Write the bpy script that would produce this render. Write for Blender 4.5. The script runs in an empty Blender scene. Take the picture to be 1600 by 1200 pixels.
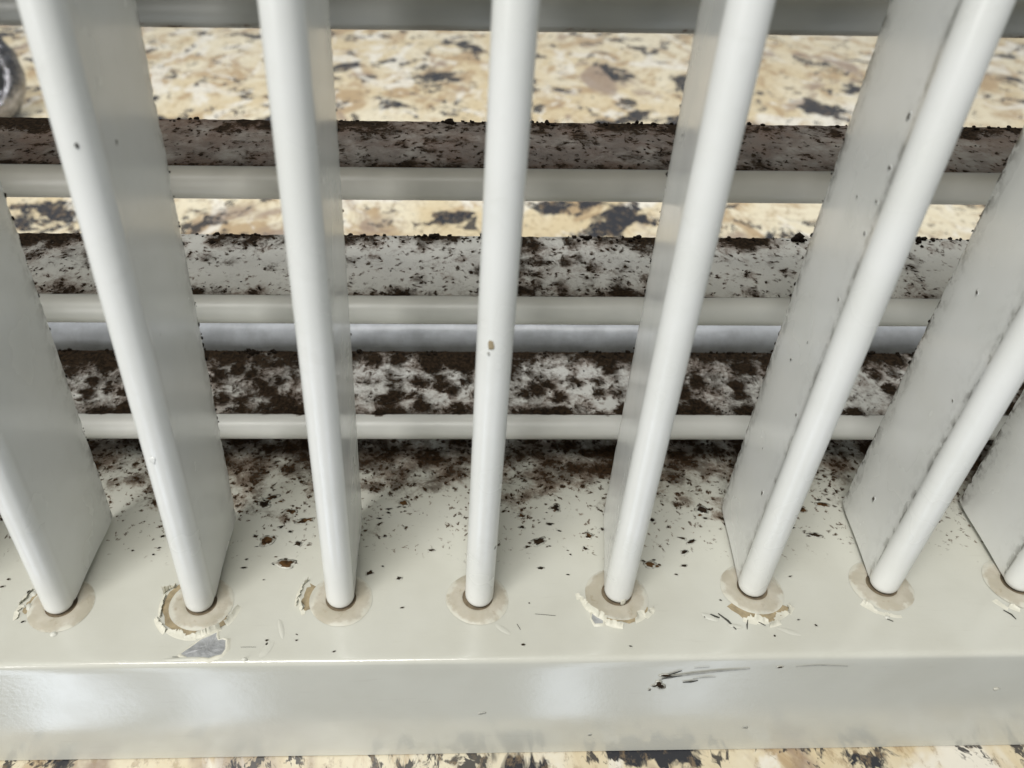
import bpy, bmesh, math, random
from mathutils import Vector, Matrix, noise
S = bpy.context.scene
C = S.collection
MM = 0.001
R = math.radians

# ---------------------------------------------------------------- camera
YAW, PIT, ROL = 0.02692, 0.65099, 0.01939
f = Vector((math.sin(YAW)*math.cos(PIT), math.cos(YAW)*math.cos(PIT), -math.sin(PIT)))
r0 = f.cross(Vector((0, 0, 1))).normalized(); u0 = r0.cross(f)
rr = math.cos(ROL)*r0 + math.sin(ROL)*u0
uu = -math.sin(ROL)*r0 + math.cos(ROL)*u0
cam = bpy.data.objects.new('camera', bpy.data.cameras.new('camera')); C.objects.link(cam)
M = Matrix((rr, uu, -f)).transposed().to_4x4()
M.translation = Vector((-7.26961, -69.01126, 89.80555))*MM
cam.matrix_world = M
cd = cam.data
cd.sensor_width = 36.0; cd.lens = 36.0*1226.142/1600.0
cd.shift_x = 0.0625
cd.clip_start = 0.004; cd.clip_end = 20
cd.dof.use_dof = True; cd.dof.focus_distance = 0.112; cd.dof.aperture_fstop = 30
S.camera = cam

# ---------------------------------------------------------------- world, lamps, exposure
w = bpy.data.worlds.new('World'); S.world = w; w.use_nodes = True
bg = w.node_tree.nodes['Background']
bg.inputs[0].default_value = (0.93, 0.98, 1.0, 1); bg.inputs[1].default_value = 0.195
def lamp(name, loc, target, sx, sy, power, col):
    l = bpy.data.lights.new(name, 'AREA'); l.shape = 'RECTANGLE'; l.size = sx; l.size_y = sy
    l.energy = power; l.color = col
    o = bpy.data.objects.new(name, l); C.objects.link(o)
    o.location = loc
    o.rotation_euler = (Vector(target)-Vector(loc)).to_track_quat('-Z', 'Y').to_euler()
    return o
lamp('ceiling_light', (-0.24, -0.48, 1.20), (0, 0.0, 0.0), 0.50, 0.46, 13.8, (1.0, 0.98, 0.94))
lamp('counter_light', (0.05, 0.46, 1.15), (0.05, 0.36, 0), 0.60, 0.75, 10.3, (1.0, 0.99, 0.96))
lamp('window_light', (-0.36, -0.40, 0.13), (-.03, 0, 0.02), 0.18, 0.24, 1.4, (1.0, 0.985, 0.96))
for px_, pw in ((-0.48, .70), (-0.285, .46), (0.19, .38), (0.37, .30)):      # strip lamps added below counter height to reflect as bands on the front face
    lamp('band_lamp', (px_, -0.55, -0.80), (px_*.2, 0, -0.05), 0.078, 0.66, pw, (0.80, 0.88, 1.0))
S.view_settings.view_transform = 'Standard'; S.view_settings.look = 'None'
S.view_settings.exposure = 0.0; S.view_settings.gamma = 1.0

# ---------------------------------------------------------------- node helper
class NT:
    def __init__(s, name):
        s.m = bpy.data.materials.new(name); s.m.use_nodes = True
        s.t = s.m.node_tree; s.b = s.t.nodes['Principled BSDF']
    def n(s, typ, **kw):
        o = s.t.nodes.new(typ)
        for k, v in kw.items(): setattr(o, k, v)
        return o
    def put(s, sock, v):
        if hasattr(v, 'is_output') or isinstance(v, bpy.types.NodeSocket): s.t.links.new(v, sock)
        else:
            if sock.type == 'RGBA' and len(v) == 3: v = (*v, 1)
            sock.default_value = v
    def coord(s, scale, rand=False):
        tc = s.n('ShaderNodeTexCoord'); vm = s.n('ShaderNodeVectorMath', operation='MULTIPLY')
        s.put(vm.inputs[0], tc.outputs['Object']); vm.inputs[1].default_value = [k*1000 for k in scale]
        v = vm.outputs[0]
        if rand:
            oi = s.n('ShaderNodeObjectInfo'); sc = s.n('ShaderNodeMath', operation='MULTIPLY')
            s.put(sc.inputs[0], oi.outputs['Random']); sc.inputs[1].default_value = 237.0
            ad = s.n('ShaderNodeVectorMath', operation='ADD'); s.put(ad.inputs[0], v); s.put(ad.inputs[1], sc.outputs[0]); v = ad.outputs[0]
        return v
    def noise(s, vec, scale, detail=4, rough=.55, dist=0.0):
        o = s.n('ShaderNodeTexNoise'); s.put(o.inputs['Vector'], vec)
        o.inputs['Scale'].default_value = scale; o.inputs['Detail'].default_value = detail
        o.inputs['Roughness'].default_value = rough; o.inputs['Distortion'].default_value = dist
        return o.outputs['Fac'], o.outputs['Color']
    def voro(s, vec, scale, feature='F1', rnd=1.0):
        o = s.n('ShaderNodeTexVoronoi', feature=feature); s.put(o.inputs['Vector'], vec)
        o.inputs['Scale'].default_value = scale; o.inputs['Randomness'].default_value = rnd
        return o
    def math(s, op, a, b=0.0, c=0.0):
        o = s.n('ShaderNodeMath', operation=op)
        s.put(o.inputs[0], a); s.put(o.inputs[1], b); s.put(o.inputs[2], c)
        return o.outputs[0]
    def step(s, v, lo, hi, a=0.0, b=1.0):
        o = s.n('ShaderNodeMapRange', interpolation_type='SMOOTHSTEP'); s.put(o.inputs[0], v)
        s.put(o.inputs[1], lo); s.put(o.inputs[2], hi); s.put(o.inputs[3], a); s.put(o.inputs[4], b)
        return o.outputs[0]
    def mix(s, fac, a, b, mode='MIX'):
        o = s.n('ShaderNodeMix', data_type='RGBA', blend_type=mode)
        s.put(o.inputs[0], fac); s.put(o.inputs[6], a); s.put(o.inputs[7], b)
        return o.outputs[2]
    def sep(s, v):
        o = s.n('ShaderNodeSeparateXYZ'); s.put(o.inputs[0], v); return o.outputs
    def attr(s, name):
        o = s.n('ShaderNodeAttribute', attribute_name=name); return o.outputs['Fac']
    def bump(s, h, strength, dist):
        o = s.n('ShaderNodeBump'); s.put(o.inputs['Height'], h); o.inputs['Strength'].default_value = strength
        o.inputs['Distance'].default_value = dist*MM
        s.put(s.b.inputs['Normal'], o.outputs[0])
    def out(s, col, rough, metal=0.0, spec=0.5):
        s.put(s.b.inputs['Base Color'], col); s.put(s.b.inputs['Roughness'], rough)
        s.b.inputs['Metallic'].default_value = metal; s.b.inputs['Specular IOR Level'].default_value = spec
        return s.m

CREAM = (0.605, 0.605, 0.54); WHITE = (0.80, 0.81, 0.785)
INK = (0.010, 0.0075, 0.005); RUST = (0.135, 0.062, 0.022)

def mat_paint():
    k = NT('cream_paint'); p = k.coord((1, 1, 1)); st = k.coord((.12, 1.3, 1.3))
    n1, _ = k.noise(st, 1.1, 5, .6); n2, _ = k.noise(p, .08, 3); n3, _ = k.noise(p, 1.9, 2)
    c = k.mix(k.step(n2, .35, .7), CREAM, (0.57, 0.567, 0.50))
    c = k.mix(k.step(n1, .60, .78, 0, .22), c, (0.48, 0.46, 0.40))
    k.bump(k.math('ADD', n1, k.math('MULTIPLY', n3, .35)), .35, .12)
    return k.out(c, k.step(n1, .3, .7, .34, .48))
def mat_blade():
    k = NT('white_blade_paint'); p = k.coord((1, 1, 1), True); st = k.coord((1.2, 1.2, .10), True)
    n1, _ = k.noise(st, .9, 4); n2, _ = k.noise(p, .09, 3)
    v = k.voro(p, .13); sp = k.step(v.outputs['Distance'], .035, .07, 1, 0)
    pick = k.step(k.sep(v.outputs['Color'])[0], .80, .84)
    c = k.mix(k.step(n2, .35, .7), WHITE, (0.755, 0.765, 0.73))
    c = k.mix(k.step(n1, .6, .8, 0, .05), c, (0.52, 0.51, 0.45))
    dirt = k.math('MULTIPLY', k.attr('dirt'), k.step(k.noise(p, .55, 4, .6)[0], .44, .60))
    c = k.mix(k.math('MULTIPLY', dirt, .85), c, (0.09, 0.08, 0.06))
    c = k.mix(k.math('MULTIPLY', sp, k.math('MULTIPLY', pick, .8)), c, (0.05, 0.045, 0.035))
    sm, _ = k.noise(p, .22, 5, .68, .6)
    c = k.mix(k.step(sm, .56, .74, 0, .10), c, (0.45, 0.44, 0.38))
    k.bump(k.math('ADD', k.math('MULTIPLY', n1, .15), k.math('MULTIPLY', sm, .7)), .035, .12)
    return k.out(c, k.step(n2, .3, .7, .18, .29), 0, .55)
def mould_chain(k, p, base, dens, sw=(.55, .17, .10, 0), ink=INK, ink2=(0.046, 0.030, 0.018), hw=.22, cw=.20):
    """blotched, dendritic mould over a painted base; dens 0..1"""
    n1, nc = k.noise(p, .38, 8, .68, .5)
    wv = k.n('ShaderNodeVectorMath', operation='MULTIPLY_ADD'); k.put(wv.inputs[0], nc); wv.inputs[1].default_value = (4, 4, 4); k.put(wv.inputs[2], p)
    vo = k.voro(wv.outputs[0], .27); spots = k.step(vo.outputs['Distance'], .10, .60, 1, 0)
    vf = k.voro(wv.outputs[0], .85); spots2 = k.step(vf.outputs['Distance'], .08, .45, 1, 0)
    fine, _ = k.noise(p, 1.7, 6, .72)
    def nrm(v, g): return k.math('ADD', k.math('MULTIPLY', k.math('SUBTRACT', v, .5), g), .5)
    s = k.math('ADD', k.math('MULTIPLY', nrm(n1, 2.1), sw[0]), k.math('ADD', k.math('MULTIPLY', spots, sw[1]), k.math('ADD', k.math('MULTIPLY', spots2, sw[2]), k.math('MULTIPLY', nrm(fine, 1.8), .22))))
    thr = k.math('SUBTRACT', .98-sw[3], k.math('MULTIPLY', dens, .84))
    d = k.math('SUBTRACT', s, thr)
    halo = k.step(d, -hw, .06, 0, .70); core = k.step(d, -.05, cw)
    tint, _ = k.noise(p, .22, 2)
    brown = k.mix(k.step(tint, .4, .62), (0.105, 0.075, 0.048), RUST)
    c = k.mix(k.math('MULTIPLY', halo, k.step(dens, .02, .25)), base, brown)
    c = k.mix(k.math('MULTIPLY', core, k.step(dens, .02, .15)), c, k.mix(k.step(fine, .35, .65), ink, ink2))
    return c, core, fine
def mat_mouldy(name, base, film, sw=(.55, .17, .10, 0), hw=.22, cw=.20):
    k = NT(name); p = k.coord((1, 1, 1), True)
    n2, _ = k.noise(p, .12, 3)
    b = k.mix(k.step(n2, .35, .7), base, tuple(x*.92 for x in base))
    b = k.mix(k.math('MULTIPLY', k.math('MULTIPLY', k.attr('mould'), film), k.step(k.noise(p, .16, 4, .65)[0], .30, .66, .55, 1.15)), b, (0.125, 0.080, 0.046))
    c, core, fine = mould_chain(k, p, b, k.attr('mould'), sw, hw=hw, cw=cw)
    k.bump(k.math('MULTIPLY', k.math('ADD', core, fine), k.step(k.attr('mould'), 0, .2, .15, 1)), .5, .22)
    m = k.out(c, k.step(core, 0, 1, .38, .85)); k.put(k.b.inputs['Specular IOR Level'], k.step(core, 0, 1, .72, .06)); return m
def mat_ledge():
    k = NT('cream_ledge_paint'); p = k.coord((1, 1, 1)); st = k.coord((.13, 1.2, 1.2))
    n1, _ = k.noise(st, 1.2, 5, .62); n2, _ = k.noise(p, .07, 3); n3, _ = k.noise(p, 1.4, 3)
    c = k.mix(k.step(n2, .35, .7), CREAM, (0.56, 0.557, 0.49))
    c = k.mix(k.step(n1, .60, .76, 0, .25), c, (0.45, 0.43, 0.37))
    c, core, fine = mould_chain(k, p, c, k.attr('mould'), (.30, .14, .42, .12), (0.014, 0.010, 0.006), (0.066, 0.038, 0.020), .20, .19)
    k.bump(k.math('ADD', k.math('MULTIPLY', n1, .45), k.math('ADD', k.math('MULTIPLY', n3, .6), k.math('MULTIPLY', core, 2.0))), .13, .14)
    m = k.out(c, k.math('MAXIMUM', k.step(n2, .3, .7, .13, .20), k.math('MULTIPLY', core, .85))); k.put(k.b.inputs['Specular IOR Level'], k.step(core, 0, 1, .72, .06)); return m
def mat_granite():
    k = NT('granite'); p0 = k.coord((1, .62, 1)); sh = k.n('ShaderNodeVectorMath', operation='ADD'); k.put(sh.inputs[0], p0); sh.inputs[1].default_value = (215, 40, 90); p = sh.outputs[0]
    qm = k.n('ShaderNodeVectorMath', operation='MULTIPLY'); k.put(qm.inputs[0], p); qm.inputs[1].default_value = (.62, .9, 1); q = qm.outputs[0]
    a, ac = k.noise(p, .024, 6, .64, .9); b, _ = k.noise(p, .055, 6, .66, .8); g, _ = k.noise(p, .5, 4, .68)
    c = k.mix(k.step(a, .38, .60), (0.62, 0.52, 0.34), (0.71, 0.65, 0.50))
    c = k.mix(k.step(b, .50, .61, 0, .85), c, (0.42, 0.30, 0.17))
    c = k.mix(k.step(k.noise(p, .038, 5, .66, 1.2)[0], .53, .61, 0, .9), c, (0.76, 0.73, 0.65))
    c = k.mix(k.step(k.noise(p, .028, 5, .64, .9)[0], .56, .66, 0, .85), c, (0.30, 0.225, 0.175))
    wv = k.n('ShaderNodeVectorMath', operation='MULTIPLY_ADD'); k.put(wv.inputs[0], ac); wv.inputs[1].default_value = (16, 16, 16); k.put(wv.inputs[2], q)
    d, _ = k.noise(wv.outputs[0], .055, 6, .68, .6)
    c = k.mix(k.step(d, .555, .60), c, (0.030, 0.031, 0.037))
    d2, _ = k.noise(wv.outputs[0], .15, 5, .66, .5)
    c = k.mix(k.step(d2, .585, .63, 0, .95), c, (0.05, 0.047, 0.047))
    c = k.mix(k.step(g, .52, .66, 0, .5), c, (0.30, 0.215, 0.125))
    return k.out(c, .16)
def mat_flat(name, col, rough, metal=0.0, nz=.5, amt=.2, bump=.1):
    k = NT(name); p = k.coord((1, 1, 1)); n, _ = k.noise(p, nz, 5, .6)
    c = k.mix(k.step(n, .3, .7), col, tuple(x*(1-amt) for x in col))
    k.bump(n, .4, bump)
    return k.out(c, rough, metal)
def mat_nylon():
    k = NT('tan_nylon'); p = k.coord((1, 1, 1), True); n, _ = k.noise(p, .35, 4)
    c = k.mix(k.step(n, .35, .68), (0.45, 0.415, 0.33), (0.53, 0.495, 0.415))
    g_, _ = k.noise(p, .9, 5, .7)
    c = k.mix(k.step(g_, .55, .72, 0, .45), c, (0.30, 0.235, 0.15))
    op = k.coord((1, 1, 0)); ln = k.n('ShaderNodeVectorMath', operation='LENGTH'); k.put(ln.inputs[0], op)
    rim_ = k.step(k.math('ADD', ln.outputs['Value'], k.math('MULTIPLY', k.math('SUBTRACT', n, .5), 4.5)), 3.6, 4.3)
    c = k.mix(rim_, c, (0.60, 0.585, 0.505))
    k.b.inputs['Subsurface Weight'].default_value = .15
    k.b.inputs['Subsurface Radius'].default_value = (.0012, .0009, .0006)
    k.bump(n, .2, .1)
    return k.out(c, .42)
PAINT, BLADE, LEDGE, GRAN = mat_paint(), mat_blade(), mat_ledge(), mat_granite()
HMAT = [mat_mouldy('mouldy_paint_heavy', (0.71, 0.71, 0.67), .10, (.38, .32, .16, .17), .19, .20), mat_mouldy('mouldy_paint_spotted', (0.66, 0.66, 0.61), .20, (.36, .20, .28, .15), .20, .17),
        mat_mouldy('mouldy_paint_brown', (0.62, 0.60, 0.535), 1.9, (.38, .18, .28, .12), .24, .20), mat_mouldy('mouldy_paint_shaded', (0.40, 0.40, 0.37), .35)]  # last one: base greyed to stand in for shade on the top blade
NYLON = mat_nylon()
HOLE_SHADE = mat_flat('hole_shade', (0.24, 0.19, 0.125), .9, 0, 1.0, .4, .1)  # shade in the bushing holes, painted as a dark colour
REARP = mat_flat('white_paint_blue_lit', (0.58, 0.61, 0.66), .36, 0, .22, .30, .3)  # blue of the window light is mixed into this white paint
MOULD = mat_flat('dried_mould', (0.022, 0.015, 0.010), .9, 0, 1.5, .5, .3)
SPECK = mat_flat('brown_speck', (0.075, 0.042, 0.02), .8, 0, 1.2, .6, .2)
SOOT = mat_flat('dark_scuff', (0.085, 0.085, 0.072), .6, 0, 1.2, .5, .1)
SCUFF = mat_flat('grey_scuff', (0.41, 0.41, 0.375), .5, 0, 1.2, .3, .1)
ZINC = mat_flat('bare_zinc', (0.44, 0.45, 0.46), .48, .12, .55, .40, .8)
FLAKE = mat_flat('flaked_paint', (0.69, 0.675, 0.575), .5, 0, .9, .12, .15)
PRIMER = mat_flat('tan_primer', (0.42, 0.34, 0.21), .7, 0, .9, .35, .15)
STEEL = mat_flat('polished_steel', (0.42, 0.42, 0.45), .24, 1.0, .30, .55, 3.0)
DARKST = mat_flat('dark_recess', (0.07, 0.075, 0.08), .35, .6, .2, .3, .4)

def mat_spot(name, dark, dark2, base):
    k = NT(name); p = k.coord((1, 1, 1)); n, _ = k.noise(p, 1.6, 5, .7); n2, _ = k.noise(p, .8, 3)
    m = k.step(k.math('ADD', k.attr('core'), k.math('MULTIPLY', k.math('SUBTRACT', n, .5), 1.5)), .22, .62)
    c = k.mix(m, base, k.mix(k.step(n2, .4, .62), dark, dark2))
    k.put(k.b.inputs['Specular IOR Level'], k.step(m, 0, 1, .7, .1)); sp = k.step(m, 0, 1, .26, .85)
    k.put(k.b.inputs['Base Color'], c); k.put(k.b.inputs['Roughness'], sp); return k.m
SPOTD = mat_spot('dark_mould_spot', (0.014, 0.010, 0.007), (0.035, 0.022, 0.012), (0.585, 0.583, 0.515))
SPOTB = mat_spot('rusty_mould_spot', (0.030, 0.017, 0.008), (0.10, 0.052, 0.02), (0.585, 0.583, 0.515))
SPOTG = mat_spot('grey_scuff_spot', (0.25, 0.25, 0.22), (0.32, 0.32, 0.29), CREAM)
SPOTW = mat_spot('dirt_on_blade', (0.07, 0.065, 0.055), (0.12, 0.11, 0.09), WHITE)
for m_ in (MOULD, SPECK, SOOT): m_.node_tree.nodes['Principled BSDF'].inputs['Specular IOR Level'].default_value = .12
# ---------------------------------------------------------------- mesh helpers (millimetres)
def mesh(name, verts, faces, mat, smooth=True, attrs=None):
    me = bpy.data.meshes.new(name)
    me.from_pydata([Vector(v)*MM for v in verts], [], faces)
    me.materials.append(mat)
    if smooth: me.polygons.foreach_set('use_smooth', [True]*len(me.polygons))
    for k, vals in (attrs or {}).items():
        a = me.attributes.new(k, 'FLOAT', 'POINT'); a.data.foreach_set('value', vals)
    me.update(); return me
def link(name, me, parent=None, loc=None):
    o = bpy.data.objects.new(name, me); C.objects.link(o)
    if parent: o.parent = parent
    if loc: o.location = Vector(loc)*MM
    return o
def loft(secs, cap=True):
    """closed sections (same count) -> verts, faces"""
    n = len(secs[0]); V = [p for s in secs for p in s]; F = []
    for i in range(len(secs)-1):
        for j in range(n):
            a, b = i*n+j, i*n+(j+1) % n
            F.append((a, b, b+n, a+n))
    if cap:
        F.append(tuple(range(n))[::-1]); F.append(tuple(range((len(secs)-1)*n, len(secs)*n)))
    return V, F
def fixn(me):
    bm = bmesh.new(); bm.from_mesh(me); bmesh.ops.recalc_face_normals(bm, faces=bm.faces); bm.to_mesh(me); bm.free(); return me
def sharp(me, ang=35):
    me.set_sharp_from_angle(angle=R(ang)); return me
def N(x, y=0., z=0.): return noise.noise(Vector((x, y, z)))

# ---------------------------------------------------------------- the vent grille
XA, XB = -138.0, 150.0
ZT = 114.0
grille = bpy.data.objects.new('vent_grille', None); C.objects.link(grille)
grille.location = (0, 0, 0); grille.empty_display_size = .02
grille['label'] = 'mouldy cream painted vent grille of upright and level blades, standing on the granite countertop'
grille['category'] = 'vent grille'

def yfront(x): return -10.17+.009*x
# bottom rail: an upturned channel, its top sheet finely divided to carry the mould
def dens_ledge(x, y):
    g = max(0, min(1, (y-5)/21.0))
    d = .15*max(0, min(1, (y-3)/6)) + .34*g**1.3 + .13*max(0, min(1, (y-17)/9))
    d += (.20*N(x*.07, y*.10, 3.1)+.34*N(x*.22, y*.28, 1.7))*min(1, g*2.2) + .13*g
    return max(0, min(1.05, d)) if y > 3 else 0.0
def rail():
    prof = []                                    # (y offset from the front edge, z)
    prof += [(1.2, -22.1), (1.2, -23.3), (0, -23.3), (0, -23.1)]
    prof += [(0, -20+k*2.0) for k in range(10)]
    prof += [(0, -.75), (.05, -.42), (.2, -.2), (.42, -.05), (.75, 0)]
    ys = [1.6+k*1.0 for k in range(58)]
    prof += [(y, 0) for y in ys]
    prof += [(60.5, -.3), (60.5, -23.3), (59.3, -23.3), (59.3, -1.4), (1.2, -1.4)]
    xs = [XA-12+k*1.25 for k in range(int((XB-XA+24)/1.25)+1)]
    secs = []; at = []
    for x in xs:
        s = []
        for (yo, z) in prof:
            y = yfront(x)+yo
            dz = 0
            if z > -1 and yo < 59: dz = .05*N(x*.06, y*.09)+.03*N(x*.3, y*.4, 5)
            if z <= 0 and yo == 0: y += .05*N(x*.05, z*.1, 9)
            s.append((x, y, z+dz)); at.append(dens_ledge(x, y) if z > -.3 and yo < 60.4 else 0)
        secs.append(s)
    V, F = loft(secs)
    return sharp(fixn(mesh('bottom_rail', V, F, LEDGE, True, {'mould': at})), 40)
brail = link('bottom_rail', rail(), grille)

def boxprof(x0, x1, y0, y1, z0, z1, bev=.6):
    bm = bmesh.new(); bmesh.ops.create_cube(bm, size=1)
    for v in bm.verts: v.co = Vector(((x0+x1)/2+v.co.x*(x1-x0), (y0+y1)/2+v.co.y*(y1-y0), (z0+z1)/2+v.co.z*(z1-z0)))*MM
    bmesh.ops.bevel(bm, geom=bm.edges[:], offset=bev*MM, segments=2, profile=.5, affect='EDGES')
    me = bpy.data.meshes.new('box'); bm.to_mesh(me); bm.free(); return me
def addbox(name, mat, *a, parent=grille):
    me = boxprof(*a); me.materials.append(mat); me.name = name; return link(name, me, parent)
addbox('top_rail', PAINT, XA-12, XB+12, -10, 56, ZT, ZT+23)
addbox('side_rail', PAINT, XA-12, XA-6, -9.5, 50, .3, ZT-.3)
addbox('side_rail', PAINT, XB+6, XB+12, -8, 50, .3, ZT-.3)

# rear rail: a rounded white bead, blue light put into its colour, standing on the back of the ledge
def rear():
    secs = []
    for k in range(160):
        x = XA-5+k*(XB-XA+10)/159; s = []
        pr = [(46.6, .1), (46.6, 6)]
        for j in range(15):
            t = math.pi*j/14; pr.append((50.0-3.4*math.cos(t), 9.0+3.7*math.sin(t)))
        pr += [(53.4, 6), (53.4, .1)]
        for (y, z) in pr:
            s.append((x, y+.25*N(x*.09, z*.2)+.15*N(x*.4, z*.4), z+(.35*N(x*.07, 4)+.12*N(x*.5, z*.5, 2) if z > 5 else 0)))
        secs.append(s)
    V, F = loft(secs); return sharp(fixn(mesh('rear_rail', V, F, REARP)), 50)
link('rear_rail', rear(), grille)

# ---- upright blades
def blade_section(z, seed, tailcut, smooth=False):
    RB = 1.94; s = []; d = []
    a0 = math.asin((1.83 if smooth else 1.76)/RB)
    n = 18
    for j in range(n+1):                         # bead, from the right crease round the front to the left crease
        a = (math.pi/2 - a0*1.0) if False else 0
        t = -math.pi/2 + (2*math.pi-2*a0)*0 + 0
        ang = (math.pi-a0) - (2*math.pi-2*a0)*j/n  # measured from +y towards +x, front is pi
        ang = a0 + (2*math.pi-2*a0)*j/n
        s.append((RB*math.sin(ang), RB*math.cos(ang))); d.append(.75 if j == n else 0)
    L = tailcut
    web = [(1.62, 1.2, .5), (1.55, 2.0, .10), (1.32, 5, 0), (1.02, 9, 0), (.8, 13, .03), (.62, L-1.2, .35), (.38, L-.1, 1.1)]
    if smooth: web[:4] = [(1.80, 1.0, 0), (1.70, 2.2, 0), (1.40, 5, 0), (1.04, 9, 0)]
    left = [(-a, b, c) for a, b, c in web]
    # order: after the bead ends on the -x side, run back along the left face, round the tail, return along the right
    for a, b, c in left: s.append((a, b)); d.append(c)
    for a, b, c in reversed(web): s.append((a, b)); d.append(c)
    return s, d
def upright(seed, crease=.0, tail=.6):
    rnd = random.Random(seed)
    zs = [0.06, 0.25, 0.6, 1.0, 1.5]+[2+k*.75 for k in range(int((ZT-4)/.75))]+[ZT-1.5, ZT-.6, ZT-.1]
    V = []; F = []; secs = []; at = []
    for z in zs:
        cut = 16.0+.09*N(z*.35, seed*7.3)+.24*N(z*1.1, seed*3.1, 4)
        if rnd.random() < .06: cut -= rnd.uniform(.1, .35)
        s, d = blade_section(z, seed, cut, crease == 0)
        e = 1.0                                   # the bead narrows to a rounded pin end
        if z < 1.2: e = math.sqrt(max(0.0, 1-((1.2-z)/1.45)**2))
        zz = max(z, .62); out = []
        for i, (x, y) in enumerate(s):
            if i <= 18: out.append((x*e, y*e, z))
            else: out.append((x, y, max(z, .75 if y > 2.5 else .62)))
        secs.append(out); at += d
    at = [v*(crease if v == .75 else tail) for v in at]
    V, F = loft(secs)
    me = fixn(mesh('upright_blade', V, F, BLADE, True, {'dirt': at}))
    return sharp(me, 48)
umesh = {k: upright(k+5, 1.15 if k >= 2 else 0, 1.1 if k >= 1 else .6) for k in range(-3, 5)}
BL = {-3: (-57.711, -1.413, .111, .011), -2: (-38.766, -1.192, .087, .013), -1: (-19.682, -.591, .092, .006), 0: (-.554, -.458, 0, 0),
      1: (18.881, .198, .081, -.004), 2: (38.023, 1.086, .051, .008), 3: (57.038, 1.568, .074, .019), 4: (76.679, 1.86, .027, 0)}
rnd = random.Random(5)
blades = {}
def clump_mesh(name, pts, mat, sub=1, seed=0):
    """many small uneven crumbs as one mesh; pts = (x,y,z,r,flat)"""
    bm = bmesh.new(); q = random.Random(seed)
    for (x, y, z, r, fl) in pts:
        g = bmesh.ops.create_icosphere(bm, subdivisions=sub, radius=r*MM)
        for v in g['verts']:
            v.co *= q.uniform(.65, 1.3); v.co.z *= fl
        ro = Matrix.Rotation(q.uniform(0, 6.28), 3, 'Z')
        for v in g['verts']: v.co = ro @ v.co + Vector((x, y, z))*MM
    me = bpy.data.meshes.new(name); bm.to_mesh(me); bm.free(); me.materials.append(mat)
    me.polygons.foreach_set('use_smooth', [True]*len(me.polygons)); return me
crumb_sets = []
for s in range(4):
    q = random.Random(50+s); pts = []
    for k in range(150):
        z = q.uniform(8, 75); 
        if N(z*.12, s*9.1+.3) < .06: continue
        pts.append((q.uniform(-.45, .45), 15.95+q.uniform(-.15, .12), z, q.choice((.05, .07, .09, .13, .18)), q.uniform(.8, 2.2)))
    for k in range(10):
        c = q.uniform(25, 62)
        for j in range(3): pts.append((q.uniform(-.5, .5), 15.95, c+q.uniform(-.8, .8), q.uniform(.08, .2), 1.5))
    crumb_sets.append(clump_mesh('mould_crumbs', pts, MOULD, 1, s))
for i in range(-6, 8):
    x, y, tw, le = BL.get(i, (19.05*i-.3, .45*i-.2, rnd.uniform(-.05, .09), .005))
    o = link('upright_blade', umesh[max(-3, min(4, i))], grille, (x, y, 0))
    sh = Matrix(((1, tw, le, 0), (0, 1, 0, 0), (0, 0, 1, 0), (0, 0, 0, 1)))
    o.rotation_euler = (0, math.atan(le), -math.atan(tw))
    blades[i] = o
    c = link('mould_crumbs', crumb_sets[(i*3+1) % 4], o); c['kind'] = 'stuff'

# ---- nylon bushings
def bush():
    n = 40; pr = [(2.10, .012), (2.10, .22), (2.22, .27), (2.7, .27), (3.5, .23), (3.95, .15), (4.2, .06), (4.35, .012)]
    V = []; F = []
    for j in range(n):
        t = 2*math.pi*j/n
        for (r, z) in pr: 
            q = 1+(.012*math.sin(3*t+1)+.01*N(math.cos(t)*2, math.sin(t)*2) if r > 3 else 0)
            V.append((r*q*math.cos(t), r*q*math.sin(t), z))
    m = len(pr)
    for j in range(n):
        for k in range(m):
            F.append((j*m+k, ((j+1) % n)*m+k, ((j+1) % n)*m+(k+1) % m, j*m+(k+1) % m))
    nf = len(F); c0 = len(V)
    V += [(2.11*math.cos(2*math.pi*j/n), 2.11*math.sin(2*math.pi*j/n), .03) for j in range(n)]; F.append(tuple(range(c0, c0+n)))  # hole floor, coloured dark as if deep in shade
    me = mesh('bushing', V, F, NYLON); me.materials.append(HOLE_SHADE); me.polygons[nf].material_index = 1
    return sharp(fixn(me), 50)
bm_ = bush()
for i in range(-6, 8):
    o = blades[i]
    b = link('bushing', bm_, brail); b.location = (o.location.x+rnd.uniform(-.2, .2)*MM, o.location.y+.05*MM, 0.045*MM)
    b.rotation_euler.z = rnd.uniform(0, 6)
    tb = link('bushing', bm_, grille); tb.location = (o.location.x+math.sin(o.rotation_euler.y)*ZT*MM, o.location.y, (ZT-.02)*MM); tb.rotation_euler.x = math.pi

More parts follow.
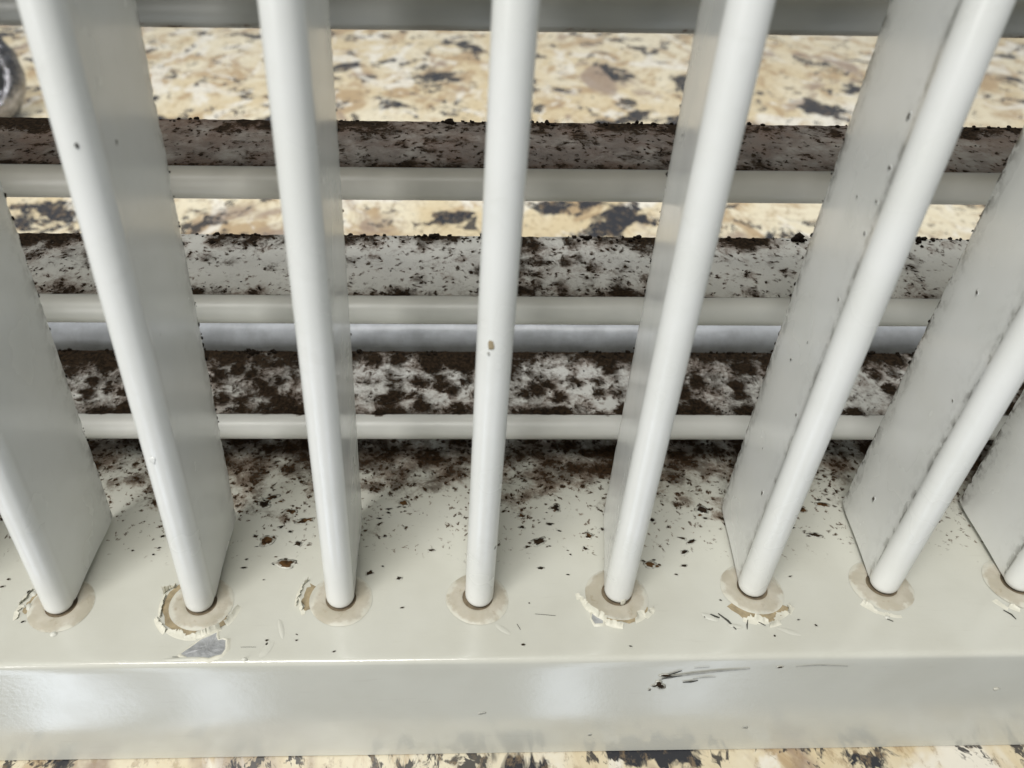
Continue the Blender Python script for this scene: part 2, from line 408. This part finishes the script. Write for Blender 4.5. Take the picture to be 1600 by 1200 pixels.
# ---- flaking paint round the bushings
def shard_mesh(items, seed):
    """curled paint shards; items = (cx, cy, angle, root radius, width, length (inwards +), lift)"""
    q = random.Random(seed); V = []; F = []
    for (cx, cy, ang, rr_, wd, ln, lift) in items:
        a = R(ang); er = Vector((math.cos(a), math.sin(a), 0)); et = Vector((-math.sin(a), math.cos(a), 0))
        nu, nv = 4, 4; top = []
        for th in (0, -.10):
            g = []
            for iu in range(nu+1):
                t = iu/nu
                for iv in range(nv+1):
                    sv = iv/nv*2-1
                    hw = wd*.5*(1-t*q.uniform(.70, .90))
                    rad = rr_ - ln*t + (q.uniform(-.12, .12) if t > 0 else 0)
                    h = lift*t**1.5*(1+.5*q.uniform(-1, 1)*abs(sv)) + th + .07
                    pnt = Vector((cx, cy, 0)) + er*rad + et*(sv*hw+q.uniform(-.08, .08)) + Vector((0, 0, h))
                    g.append(len(V)); V.append(pnt[:])
            top.append(g)
        w_ = nv+1
        for iu in range(nu):
            for iv in range(nv):
                k = iu*w_+iv
                F.append((top[0][k], top[0][k+1], top[0][k+w_+1], top[0][k+w_]))
                F.append((top[1][k], top[1][k+w_], top[1][k+w_+1], top[1][k+1]))
        ring = [k for k in range(w_)]+[(u+1)*w_+nv for u in range(nu)]+[nu*w_+k for k in range(nv-1, -1, -1)]+[u*w_ for u in range(nu-1, 0, -1)]
        for a_, b_ in zip(ring, ring[1:]+ring[:1]): F.append((top[0][a_], top[1][a_], top[1][b_], top[0][b_]))
    return sharp(fixn(mesh('paint_flake', V, F, FLAKE)), 40)
def sheet(cx, cy, a0, a1, r, reach, l0, l1, seed):
    """one piece of torn paint: stuck down outside, curling up towards the bushing, ragged tip"""
    q = random.Random(seed); nu = max(5, int((a1-a0)/2)); rows = 6; V = []; F = []
    skew = q.uniform(-.35, .35); peak = q.uniform(.2, .8)
    for k in range(nu+1):
        u = k/nu; a = R(a0+(a1-a0)*u)
        tip = reach*(1-.75*abs(u-peak)/max(peak, 1-peak))*q.uniform(.45, 1.15)
        lf = l0+(l1-l0)*u
        for j in range(rows):
            t = j/(rows-1); rad = r+.55-tip*t - (.45*t)
            aa = a+skew*t*tip/r
            zz = (.035 if j else -.01)+lf*max(0, t-.2)**1.7*1.45+(q.uniform(-.02, .03) if j > 1 else 0)
            rad += lf*.25*t*t
            V.append((cx+rad*math.cos(aa), cy+rad*math.sin(aa), zz if j == 0 else max(.03, zz)))
    m = len(V); V += [(x, y, z-.04) for x, y, z in V]
    for k in range(nu):
        for j in range(rows-1):
            p0 = k*rows+j
            F.append((p0, p0+rows, p0+rows+1, p0+1)); F.append((m+p0, m+p0+1, m+p0+rows+1, m+p0+rows))
        e = k*rows+rows-1; F.append((e, e+rows, m+e+rows, m+e)); o_ = k*rows; F.append((o_, m+o_, m+o_+rows, o_+rows))
    for e in (0, nu*rows):
        for j in range(rows-1): F.append((e+j, e+j+1, m+e+j+1, m+e+j))
    return sharp(fixn(mesh('paint_flake', V, F, FLAKE)), 30)
def peel(i, a0, a1, n, r=4.9, lift=.7, seed=0, wd=1.5):
    q = random.Random(seed*7+1); cx, cy = BL[i][0], BL[i][1]; a = a0; k = 0
    while a < a1:
        w_ = q.choice((9, 12, 16, 24, 34))*q.uniform(.8, 1.2)
        if q.random() < .84:
            l = 1.25*lift*q.choice((.15, .3, .6, 1.0, 1.5))
            link('paint_flake', sheet(cx, cy, a, a+w_+q.uniform(-1, 4), r+q.uniform(-.25, .5), q.uniform(.3, .95), l*q.uniform(.3, 1.3), l*q.uniform(.3, 1.3), seed*31+k), brail)
        a += w_; k += 1
peel(-2, 142, 335, 15, 5.2, .75, 3, 1.7)
peel(-3, 150, 200, 4, 5.2, .25, 4, 1.2)
peel(-1, 145, 198, 4, 5.4, .75, 6, 1.5)
peel(1, 178, 262, 5, 4.9, .5, 8, 1.3)
peel(1, 290, 328, 2, 4.7, .3, 9, 1.0)
peel(2, 215, 322, 8, 5.4, .8, 11, 1.6)
peel(3, 215, 245, 3, 4.7, .2, 13, 1.1)
peel(4, 190, 240, 2, 4.9, .35, 15, 1.1)
def poly_plate(pts, z0, th, mat, name, jit=0, seed=0, dome=.0):
    """irregular flat patch with thickness and a slightly uneven face"""
    q = random.Random(seed); n = len(pts); cx = sum(p[0] for p in pts)/n; cy = sum(p[1] for p in pts)/n
    V = []; F = []
    for (k, zz) in ((1, z0), (1, z0+th), (.62, z0+th), (.28, z0+th)):
        for (x, y) in pts:
            V.append((cx+(x-cx)*k+q.uniform(-jit, jit), cy+(y-cy)*k+q.uniform(-jit, jit), zz+(q.uniform(-dome, dome) if k < 1 else 0)))
    V.append((cx, cy, z0+th))
    for l in range(3):
        for j in range(n): F.append((l*n+j, l*n+(j+1) % n, (l+1)*n+(j+1) % n, (l+1)*n+j))
    for j in range(n): F.append((3*n+j, 3*n+(j+1) % n, 4*n))
    F.append(tuple(range(n))[::-1])
    return fixn(mesh(name, V, F, mat, False))
CHIP = [(-39.5, -8.94), (-38.4, -7.9), (-37.34, -6.77), (-36.4, -6.3), (-35.59, -5.75), (-35.5, -6.4), (-35.18, -6.95), (-34.6, -6.8), (-34.15, -6.96), (-33.94, -8.3), (-34.24, -9.15), (-35.0, -9.35), (-35.82, -9.6), (-36.6, -9.5), (-37.35, -9.75), (-38.25, -9.6), (-39.32, -9.2)]
ch = link('metal_chip', poly_plate(CHIP, .03, .05, ZINC, 'metal_chip', 0, 2, .05), brail)
ch['label'] = 'bare grey metal where the paint has chipped off'
def rim(pts, wd, h, seed):
    """raised broken lip of paint round a chip"""
    q = random.Random(seed); V = []; F = []; n = len(pts)
    c = Vector((sum(p[0] for p in pts)/n, sum(p[1] for p in pts)/n))
    for (x, y) in pts:
        v = Vector((x, y)); o = (v-c).normalized(); w1 = wd*q.uniform(.5, 1.6); hh = h*q.uniform(.4, 1.5)
        V += [(x-o.x*.03, y-o.y*.03, .02), (x, y, .02+hh), (x+o.x*w1*.5, y+o.y*w1*.5, .04+hh*.75), (x+o.x*w1, max(y+o.y*w1, yfront(x)+.02), .0)]
    for j in range(n):
        for k in range(3): F.append((j*4+k, ((j+1) % n)*4+k, ((j+1) % n)*4+k+1, j*4+k+1))
    return fixn(mesh('paint_lip', V, F, FLAKE))
link('paint_lip', rim(CHIP, .45, .16, 4), brail)
B5 = [(14.83, -2.95), (15.5, -3.3), (16.3, -3.66), (16.04, -4.58), (14.94, -4.69), (14.6, -3.8)]
link('metal_chip', poly_plate(B5, .03, .04, ZINC, 'metal_chip', 0, 5, .03), brail)
link('paint_lip', rim(B5, .35, .2, 9), brail)
# primer showing under the torn ring of the second blade and the sixth
def arcpatch(i, a0, a1, ra, rb, seed):
    q = random.Random(seed); cx, cy = BL[i][0], BL[i][1]; P = []
    n = 12
    for k in range(n+1):
        a = R(a0+(a1-a0)*k/n); P.append((cx+math.cos(a)*(rb+q.uniform(-.3, .3)), cy+math.sin(a)*(rb+q.uniform(-.3, .3))))
    V = []; F = []
    for k, (x, y) in enumerate(P):
        a = R(a0+(a1-a0)*k/n)
        V += [(cx+math.cos(a)*ra, cy+math.sin(a)*ra, .055), (x, y, .055), (x, y, .0)]
    for k in range(n):
        F.append((k*3, k*3+3, k*3+4, k*3+1)); F.append((k*3+1, k*3+4, k*3+5, k*3+2))
    return fixn(mesh('primer_patch', V, F, PRIMER, False))
for i, a0, a1, rb, s in ((-2, 140, 335, 5.1, 1), (-1, 148, 200, 5.2, 2), (1, 178, 330, 4.6, 3), (2, 215, 322, 5.3, 4), (-3, 152, 196, 4.7, 6)):
    link('primer_patch', arcpatch(i, a0, a1, 4.05, rb, s), brail)
# raised wrinkles and blisters in the paint of the ledge
def blister(cx, cy, lx, ly, h, rot, seed):
    q = random.Random(seed); V = []; F = []; n = 16
    for l, (k, z) in enumerate(((1, -.02), (.8, .45), (.45, .9))):
        for j in range(n):
            t = 2*math.pi*j/n; w_ = 1+.18*N(math.cos(t)*1.5+seed, math.sin(t)*1.5)
            x, y = lx*k*w_*math.cos(t), ly*k*w_*math.sin(t)
            V.append((cx+x*math.cos(rot)-y*math.sin(rot), cy+x*math.sin(rot)+y*math.cos(rot), .04+h*z))
    V.append((cx, cy, .04+h))
    for l in range(2):
        for j in range(n): F.append((l*n+j, l*n+(j+1) % n, (l+1)*n+(j+1) % n, (l+1)*n+j))
    for j in range(n): F.append((2*n+j, 2*n+(j+1) % n, 3*n))
    return fixn(mesh('paint_blister', V, F, PAINT))
for a in ((-27.2, -5.2, .35, 1.6, .09, .3, 1), (-28.6, -8.3, .5, 1.5, .07, -.5, 2), (-57.0, -5.9, .55, .4, .3, 0, 3), (-61.9, -1.6, .4, .7, .3, .4, 4), (-62.2, .6, .5, .5, .25, .2, 5),
          (2.4, -5.4, 1.3, .4, .05, -.7, 6), (-38.8, -9.75, 2.8, .35, .16, .05, 7), (-31.2, -9.8, .4, .3, .3, 0, 8), (30.9, -3.6, 1.2, .5, .10, -.5, 9), (33.9, -5.0, 1.0, .35, .08, -.2, 10), (41.0, -5.9, 1.6, .4, .05, -.4, 11), (55.4, -3.7, .4, .3, .16, 0, 12)):
    link('paint_blister', blister(*a), brail)
# cracks: thin dark slits
def sliver(pts, wid, z, mat, name='paint_crack', plane='z', y0=0):
    V = []; F = []; n = len(pts)
    for k, (a, b) in enumerate(pts):
        p0 = Vector(pts[max(0, k-1)]); p1 = Vector(pts[min(n-1, k+1)]); d = (p1-p0).normalized(); nn = Vector((-d.y, d.x))
        w_ = wid*math.sin(math.pi*(k+.35)/(n-.3))*.5
        for s_, th in ((1, 0), (1, .03), (-1, .03), (-1, 0)):
            q0 = Vector((a, b))+nn*w_*s_
            V.append((q0.x, q0.y, z+th) if plane == 'z' else (q0.x, yfront(q0.x)-.085-th, q0.y))
    for k in range(n-1):
        for j in range(4): F.append((k*4+j, k*4+4+j, k*4+4+(j+1) % 4, k*4+(j+1) % 4))
    F += [(3, 2, 1, 0), tuple((n-1)*4+j for j in range(4))]
    return fixn(mesh(name, V, F, mat, False))
for pts, wd in (([(32.2, -3.0), (33.2, -4.2), (33.9, -5.6)], .5), ([(36.0, -4.0), (35.6, -4.9), (35.4, -5.6)], .28), ([(37.3, -4.4), (38.1, -5.0)], .3), ([(72.2, -2.6), (72.9, -3.3), (73.1, -4.1)], .4),
                ([(-34.9, -3.2), (-34.2, -3.5)], .25), ([(30.1, -3.6), (31.2, -3.3), (32.2, -3.7)], .7), ([(55.2, -4.0), (55.9, -4.4)], .35), ([(20.7, -2.2), (22.2, -2.4)], .12), ([(4.4, -4.6), (4.8, -5.5)], .18), ([(-32.0, -8.0), (-30.0, -8.0)], .08), ([(7.0, -3.0), (9.8, -3.3)], .12), ([(-40.5, -9.4), (-38.2, -9.5)], .15)):
    link('paint_crack', sliver(pts, wd*.65, .06, SOOT), brail)

# ---- dark specks on the ledge
DOTS = [(-47.3,11.0,.3),(-47.2,8.8,.23),(-47.7,7.5,.2),(-50.9,8.3,.2),(-28.9,16.1,.63),(-26.6,14.1,.69),(-30.0,12.9,.34),(-28.4,11.9,.27),(-31.7,10.1,.87),(-27.0,9.5,.47),(-28.1,5.8,.97),(-34.1,5.1,.26),(-34.0,6.6,.2),(-30.9,2.9,.13),(-24.9,-7.0,.15),(-25.0,-6.1,.12),(-66.7,3.1,.22),(-67.0,1.8,.25),(-62.9,.9,.31),(-61.8,-4.0,.24),(-57.0,-5.7,.2),(-28.8,-7.0,.18),(-28.7,-7.6,.21),(-19.8,-8.7,.17),(-33.3,17.8,.84),(-32.5,19.0,.71),(-11.6,17.8,.63),(-13.9,16.6,.31),(-13.8,15.8,.28),(-15.2,14.6,.28),(-14.2,11.0,.3),(-14.2,5.3,.19),(-11.8,3.2,.34),(-11.2,-1.9,.2),(-7.1,8.3,.33),(8.7,4.9,.38),(9.0,9.9,.81),(6.8,15.1,.49),(11.1,13.4,.41),(12.2,16.8,.7),(16.6,11.0,.54),(15.6,8.6,.33),(18.9,12.3,.34),(24.6,5.5,.62),(12.4,3.7,.18),(13.3,7.4,.17),(13.0,8.2,.13),(4.9,-7.8,.21),(19.1,-8.1,.16),(6.4,-1.2,.12),(28.1,3.7,.18),(27.0,14.2,.48),(12.3,12.0,.24),(29.1,12.8,.24),(-11.0,12.8,.2),(-16.0,4.1,.45),(6.6,12.8,.41),(35.4,16.3,.84),(35.3,14.6,.28),(32.0,10.0,.47),(30.2,7.8,.46),(29.7,5.3,.35),(30.7,10.5,.34),(51.1,11.2,.61),(51.2,16.4,.64),(54.9,17.5,.71),(48.2,12.6,.31),(44.5,3.3,.19),(42.9,-4.1,.17),(45.0,-5.0,.19),(33.2,-.8,.16),(38.8,-6.6,.14)]
def blob(x, y, r, mat, seed, z=.045, name='mould_speck', ax=1.25, plane='z', y0=0):
    q = random.Random(seed); n = 18; V = []; F = []; at = []; ph = q.uniform(0, 9); rot = q.uniform(-.5, .5); ax = ax*q.uniform(.8, 1.25)
    for k, h, cr in ((1.5, 0, 0), (.95, .05*r+.01, .55), (.45, .13*r+.02, 1)):
        for j in range(n):
            at.append(cr); t = 2*math.pi*j/n; w_ = 1+.7*N(math.cos(t)*1.3+ph, math.sin(t)*1.3, seed+.4)*(1 if r > .25 else .5)
            a, b = r*k*w_*ax*math.cos(t), r*k*w_/ax*math.sin(t)
            V.append((a*math.cos(rot)-b*math.sin(rot), a*math.sin(rot)+b*math.cos(rot), h))
    for l in range(2):
        for j in range(n): F.append((l*n+j, l*n+(j+1) % n, (l+1)*n+(j+1) % n, (l+1)*n+j))
    F.append(tuple(2*n+j for j in range(n))); F.append(tuple(range(n))[::-1])
    if plane == 'z': V = [(x+a, y+b, z+c) for a, b, c in V]
    else: V = [(x+a, yfront(x)-.06-c, y+b) for a, b, c in V]
    return fixn(mesh(name, V, F, mat, True, {'core': at}))
q = random.Random(77)
for k, (x, y, r) in enumerate(DOTS):
    r *= .82
    link('mould_speck', blob(x, y, r, SPOTD if r < .4 or k % 3 == 0 else SPOTB, k), brail)
    if r > .4:                                  # a few grains round the larger ones
        for j in range(4):
            link('mould_speck', blob(x+q.uniform(-1.6, 1.6)*r*1.8, y+q.uniform(-1, 1)*r*1.8, r*q.uniform(.15, .42), SPOTB if j % 2 else SPOTD, k*9+j), brail)
# ---- scuffs on the front face
for (x, z, r, m) in ((23.5, -5.9, .62, MOULD), (24.2, -3.75, .42, SOOT), (38.9, -2.15, .25, SOOT), (22.4, -7.1, .14, SOOT), (38.0, -17.2, .22, SCUFF), (15.7, -18.5, .2, SCUFF), (-.1, -12.4, .25, SCUFF), (22.9, -6.2, .25, SOOT)):
    link('scuff', blob(x, z, r, SPOTD if m in (MOULD, SOOT) else SPOTG, int(x*10), plane='y', name='scuff'), brail)
for pts, wd, m in (([(23.3, -4.7), (25.2, -3.9), (27.55, -3.4), (31, -2.8), (35.0, -2.4)], .5, SCUFF), ([(23.6, -4.5), (24.6, -4.1), (26.2, -3.75)], .45, SOOT), ([(24.0, -3.75), (25.0, -3.2), (25.95, -2.6)], .3, SOOT), ([(26.6, -5.35), (27.7, -5.25), (28.58, -4.95)], .38, SOOT), ([(27.8, -4.5), (29.4, -4.25), (30.8, -4.2)], .16, SCUFF), ([(41, -2.0), (44, -1.75), (48, -2.05)], .14, SCUFF), ([(27.5, -2.05), (29.5, -1.9)], .14, SCUFF)):
    link('scuff', sliver(pts, wd, 0, m, 'scuff', 'y'), brail)
link('metal_chip', (lambda: blob(70.85, -8.1, .32, FLAKE, 3, plane='y', name='metal_chip'))(), brail)
# paint chip and run on two upright blades
def nose_patch(dx, z, r, mat, name, seed):
    q = random.Random(seed); V = []; F = []; n = 12
    def on(a, zz, h): return ((1.94+h)*math.sin(a), -(1.94+h)*math.cos(a), zz)
    a0 = math.asin(dx/1.94)
    for k, h in ((1, .005), (.95, .05), (.5, .045)):
        for j in range(n):
            t = 2*math.pi*j/n; w_ = r*k*(1+.5*N(math.cos(t)*1.2+seed, math.sin(t)*1.2))
            V.append(on(a0+w_*.75*math.cos(t)/2.02, z+w_*1.15*math.sin(t), h))
    for l in range(2):
        for j in range(n): F.append((l*n+j, l*n+(j+1) % n, (l+1)*n+(j+1) % n, (l+1)*n+j))
    F.append(tuple(2*n+j for j in range(n)))
    return fixn(mesh(name, V, F, mat))
c1 = link('paint_chip', nose_patch(-.55, 44.0, .50, PRIMER, 'paint_chip', 3), blades[0])
link('paint_chip', nose_patch(-.75, 42.9, .2, SCUFF, 'paint_chip', 8), blades[0])
link('paint_run', nose_patch(-.2, 28.6, .5, BLADE, 'paint_run', 5), blades[-2])
link('paint_run', nose_patch(.5, .9, .55, FLAKE, 'paint_run', 6), blades[1])
def side_spot(i, side, yb, zb, r, seed):
    """small raised dirt spot on the web of an upright blade"""
    t = max(0, min(1, (yb-2)/12.0)); xw = ((1.58 if i >= 2 else 1.66)-.75*t)*side
    b = blob(0, 0, r*.85, SPOTW, seed, name='dirt_spot')
    for v in b.vertices:
        a, bb, c_ = v.co/MM; v.co = Vector((xw+(c_-.045-.01)*side*.5, yb+a*.8, zb+bb*1.3))*MM
    fixn(b); link('dirt_spot', b, blades[i])
for a in ((-2, 1, 3.2, 63.5, .32, 1), (3, -1, 8.5, 8.8, .33, 2), (2, -1, 3.6, 15.5, .34, 3), (2, -1, 8, 19.5, .14, 4), (3, -1, 3.4, 31, .16, 5), (3, -1, 9, 43.0, .26, 6), (2, -1, 9.0, 33.5, .2, 7), (2, -1, 6.2, 38, .14, 8), (2, -1, 2.4, 66, .3, 9), (2, -1, 2.4, 61, .26, 10), (2, -1, 2.4, 57.5, .2, 11), (2, -1, 2.4, 54, .2, 12), (2, -1, 2.6, 46, .2, 13), (2, -1, 7.0, 56, .16, 14), (1, -1, 9.0, 62, .22, 15), (2, -1, 2.3, 30, .2, 16)):
    side_spot(*a)
link('dirt_spot', nose_patch(.6, 65.0, .22, SOOT, 'dirt_spot', 8), blades[-2])

# ---- level blades behind
KEY = [  # x in mm -> density
    [(-95, .75), (-69, .80), (-44, .74), (-28, .80), (-20, .66), (-8, .72), (6, .62), (26, .74), (34, .80), (50, .70), (64, .60), (74, .72), (100, .7)],
    [(-95, .8), (-66, .78), (-58, .52), (-45, .46), (-36, .44), (-29, .46), (-21, .48), (-1, .50), (6, .64), (25, .58), (36, .46), (49, .42), (67, .38), (74, .30), (100, .3)],
    [(-95, .75), (-66, .75), (-45, .62), (-30, .58), (-20, .66), (-2, .66), (6, .68), (26, .72), (37, .58), (50, .54), (66, .52), (100, .5)],
    [(-95, .2), (100, .2)]]
def lerp(tab, x):
    if x <= tab[0][0]: return tab[0][1]
    for (a, va), (b, vb) in zip(tab, tab[1:]):
        if x <= b: return va+(vb-va)*(x-a)/(b-a)
    return tab[-1][1]
HN = [(27.0, 8.1, 12.5), (27.0, 30.0, 13.0), (27.0, 49.0, 8.5), (27.0, 69.6, 8.0)]
def level(k):
    yc, zc, tilt = HN[k]; RB = 2.05; a0 = math.asin(1.55/RB); n = 14
    nx = 440; secs = []; at = []
    ca, sa = math.cos(R(tilt)), math.sin(R(tilt))
    for ix in range(nx+1):
        x = XA-5.5+(XB-XA+11)*ix/nx
        L = 16.0+.12*N(x*.25, k*5.)+.2*N(x*.9, k*3., 2); s = []
        D = lerp(KEY[k], x)
        def put(yy, zz, m): s.append((x, yc+yy*ca-zz*sa, zc+yy*sa+zz*ca+.0)); at.append(m)
        drip = max(0, N(x*.55, k*9.))*.5
        for j in range(n+1):
            ang = -(a0+(2*math.pi-2*a0)*j/n)      # from the under crease round the front to the upper crease
            put(RB*math.cos(ang), RB*math.sin(ang), (.85*D+.25 if j == n else (.55*D if j == n-1 and drip > .12 and k == 0 else (.12*D if j == n-1 else (max(0, .35+.6*N(x*.2, j*.4, 2)) if k == 3 and j < 6 else 0)))) if True else 0)
        tops = [(1.45, 1.30), (1.9, 1.32)]+[(2.4+t*(L-3.0)/15, 1.3-.7*t/15) for t in range(16)]+[(L-.05, .35)]
        for (yy, zz) in tops:
            u = (yy-1.4)/(L-1.4)
            m = D*(.80+.25*N(x*.07, u*2, k*4))
            m += .46*max(0, min(1, (u-.66)/.28))*(1.0 if D > .4 else .6)*max(.62 if k == 0 else .1, .62+1.3*N(x*.13, 7.3, k+.4)+.5*N(x*.5, 2.2, k+.7)) + .32*max(0, min(1, (.16-u)/.12))*(.6+1.2*N(x*.13, 2, k))
            if k == 3: m = D
            put(yy, zz+.06*N(x*.8, yy*.8, k)*min(1, u*5), max(0, min(1.15, m)))
        for (yy, zz) in [(L-.1, -.35), (11, -.8), (6, -1.05), (1.45, -1.3)]: put(yy, zz, .35*D)
        secs.append(s)
    V, F = loft(secs)
    return sharp(fixn(mesh('level_blade', V, F, HMAT[k], True, {'mould': at})), 50)
for k in range(4):
    o = link('level_blade', level(k), grille)
    if k < 3: o['label'] = ('level blade caked in black mould', 'level blade speckled with mould', 'level blade filmed with brown mould')[k]
    yc, zc, tilt = HN[k]; ca, sa = math.cos(R(tilt)), math.sin(R(tilt)); q = random.Random(200+k); pts = []
    for j in range((900, 1100, 900, 90)[k]):       # crumbs along the rear edge
        x = q.uniform(XA, XB)
        if N(x*.16, k*3.7) < (-.25, -.22, -.05, .1)[k] + (.25 if k and x < -24 else 0): continue
        yy = 15.9-abs(q.gauss(0, 1.0)); r = q.choice((.08, .11, .15, .2, .28))*(1.25 if yy > 15 else .9)*(1.0+max(0, 1.8*N(x*.45, k*2.3, .6))); zz = .45+(15.9-yy)*.05+r*.25
        pts.append((x, yc+yy*ca-zz*sa, zc+yy*sa+zz*ca, r, q.uniform(.5, 1.0)))
    for j in range((1000, 500, 500, 0)[k]):        # crumbs strewn over the upper face and its front crease
        x = q.uniform(XA, XB); D = lerp(KEY[k], x)
        if q.random() > D or N(x*.2, k*8., 3) < -.1: continue
        yy = q.uniform(2, 15) if j % 2 else q.uniform(1.7, 3.0); zz = 1.32-.7*max(0, yy-2.4)/13; r = q.uniform(.06, .2)
        pts.append((x, yc+yy*ca-zz*sa, zc+yy*sa+zz*ca, r, .5))
    c = link('mould_crumbs', clump_mesh('mould_crumbs', pts, MOULD, 1, k), o); c['kind'] = 'stuff'
# flaked corners of paint on the rear edge of the lowest and middle blades
# crumbs on the rear part of the ledge
pts = []; q = random.Random(9)
for j in range(2600):
    x = q.uniform(-82, 92); y = q.uniform(12, 34)
    if q.random() > max(0, (y-9)/25)**1.5 or N(x*.15, y*.2, 1) < -.12: continue
    pts.append((x, y, .06, q.choice((.07, .09, .12, .16, .2)), .45))
c = link('mould_crumbs', clump_mesh('mould_crumbs', pts, SPECK, 1, 3), brail); c['kind'] = 'stuff'

# ---------------------------------------------------------------- granite countertop
def slab():
    bm = bmesh.new(); bmesh.ops.create_cube(bm, size=1)
    for v in bm.verts: v.co = Vector((v.co.x*2.6, (-.0185 if v.co.y < 0 else 1.2), -.0385+v.co.z*.03))
    bmesh.ops.bevel(bm, geom=bm.edges[:], offset=.005, segments=6, affect='EDGES')
    me = bpy.data.meshes.new('granite_countertop'); bm.to_mesh(me); bm.free(); me.materials.append(GRAN); return me
g = link('granite_countertop', slab()); g['kind'] = 'structure'

# ---------------------------------------------------------------- steel knob at the left, behind the grille
knob = bpy.data.objects.new('steel_knob', None); C.objects.link(knob); knob.empty_display_size = .02
knob.location = (-.1915, .262, -.0265)
knob['label'] = 'shiny rounded steel fitting with a dark hollow, standing on the granite at the upper left'
knob['category'] = 'metal fitting'
def lathe(pr, n=48):
    V = []; F = []; m = len(pr)
    for j in range(n):
        t = 2*math.pi*j/n
        for (r, z) in pr: V.append((r*math.cos(t), r*math.sin(t), z))
    for j in range(n):
        for k in range(m-1): F.append((j*m+k, ((j+1) % n)*m+k, ((j+1) % n)*m+k+1, j*m+k+1))
    return V, F
V, F = lathe([(.01, -9), (13, -9), (17.2, -7), (19, -3), (19, 2), (17.6, 6), (15.2, 8.2), (13.2, 8.0), (12.2, 6.5), (11.9, 4), (.01, 3.2)])
V = [(x*.9+1.1*N(x*.16, y*.16, z*.16)+.5*N(x*.4, y*.4, z*.4), y*1.03+1.0*N(x*.16+9, y*.16, z*.16), z+1.3*N(x*.18, y*.18+5, z*.18)) for x, y, z in V]
body = link('knob_rim', sharp(fixn(mesh('knob_rim', V, F, STEEL)), 60), knob)
V, F = lathe([(.01, 4.6), (6, 4.9), (9, 4.6), (11.4, 3.9)])
core = link('knob_hollow', fixn(mesh('knob_hollow', V, F, DARKST)), knob)
for o in (body, core):
    o.rotation_euler = (R(68), 0, R(16)); o.location = (0, 0, .020)
V, F = lathe([(.01, .02), (14, .02), (14, 1.2), (9, 2.4), (7, 5), (7, 9)])
link('knob_foot', sharp(fixn(mesh('knob_foot', V, F, STEEL)), 50), knob)
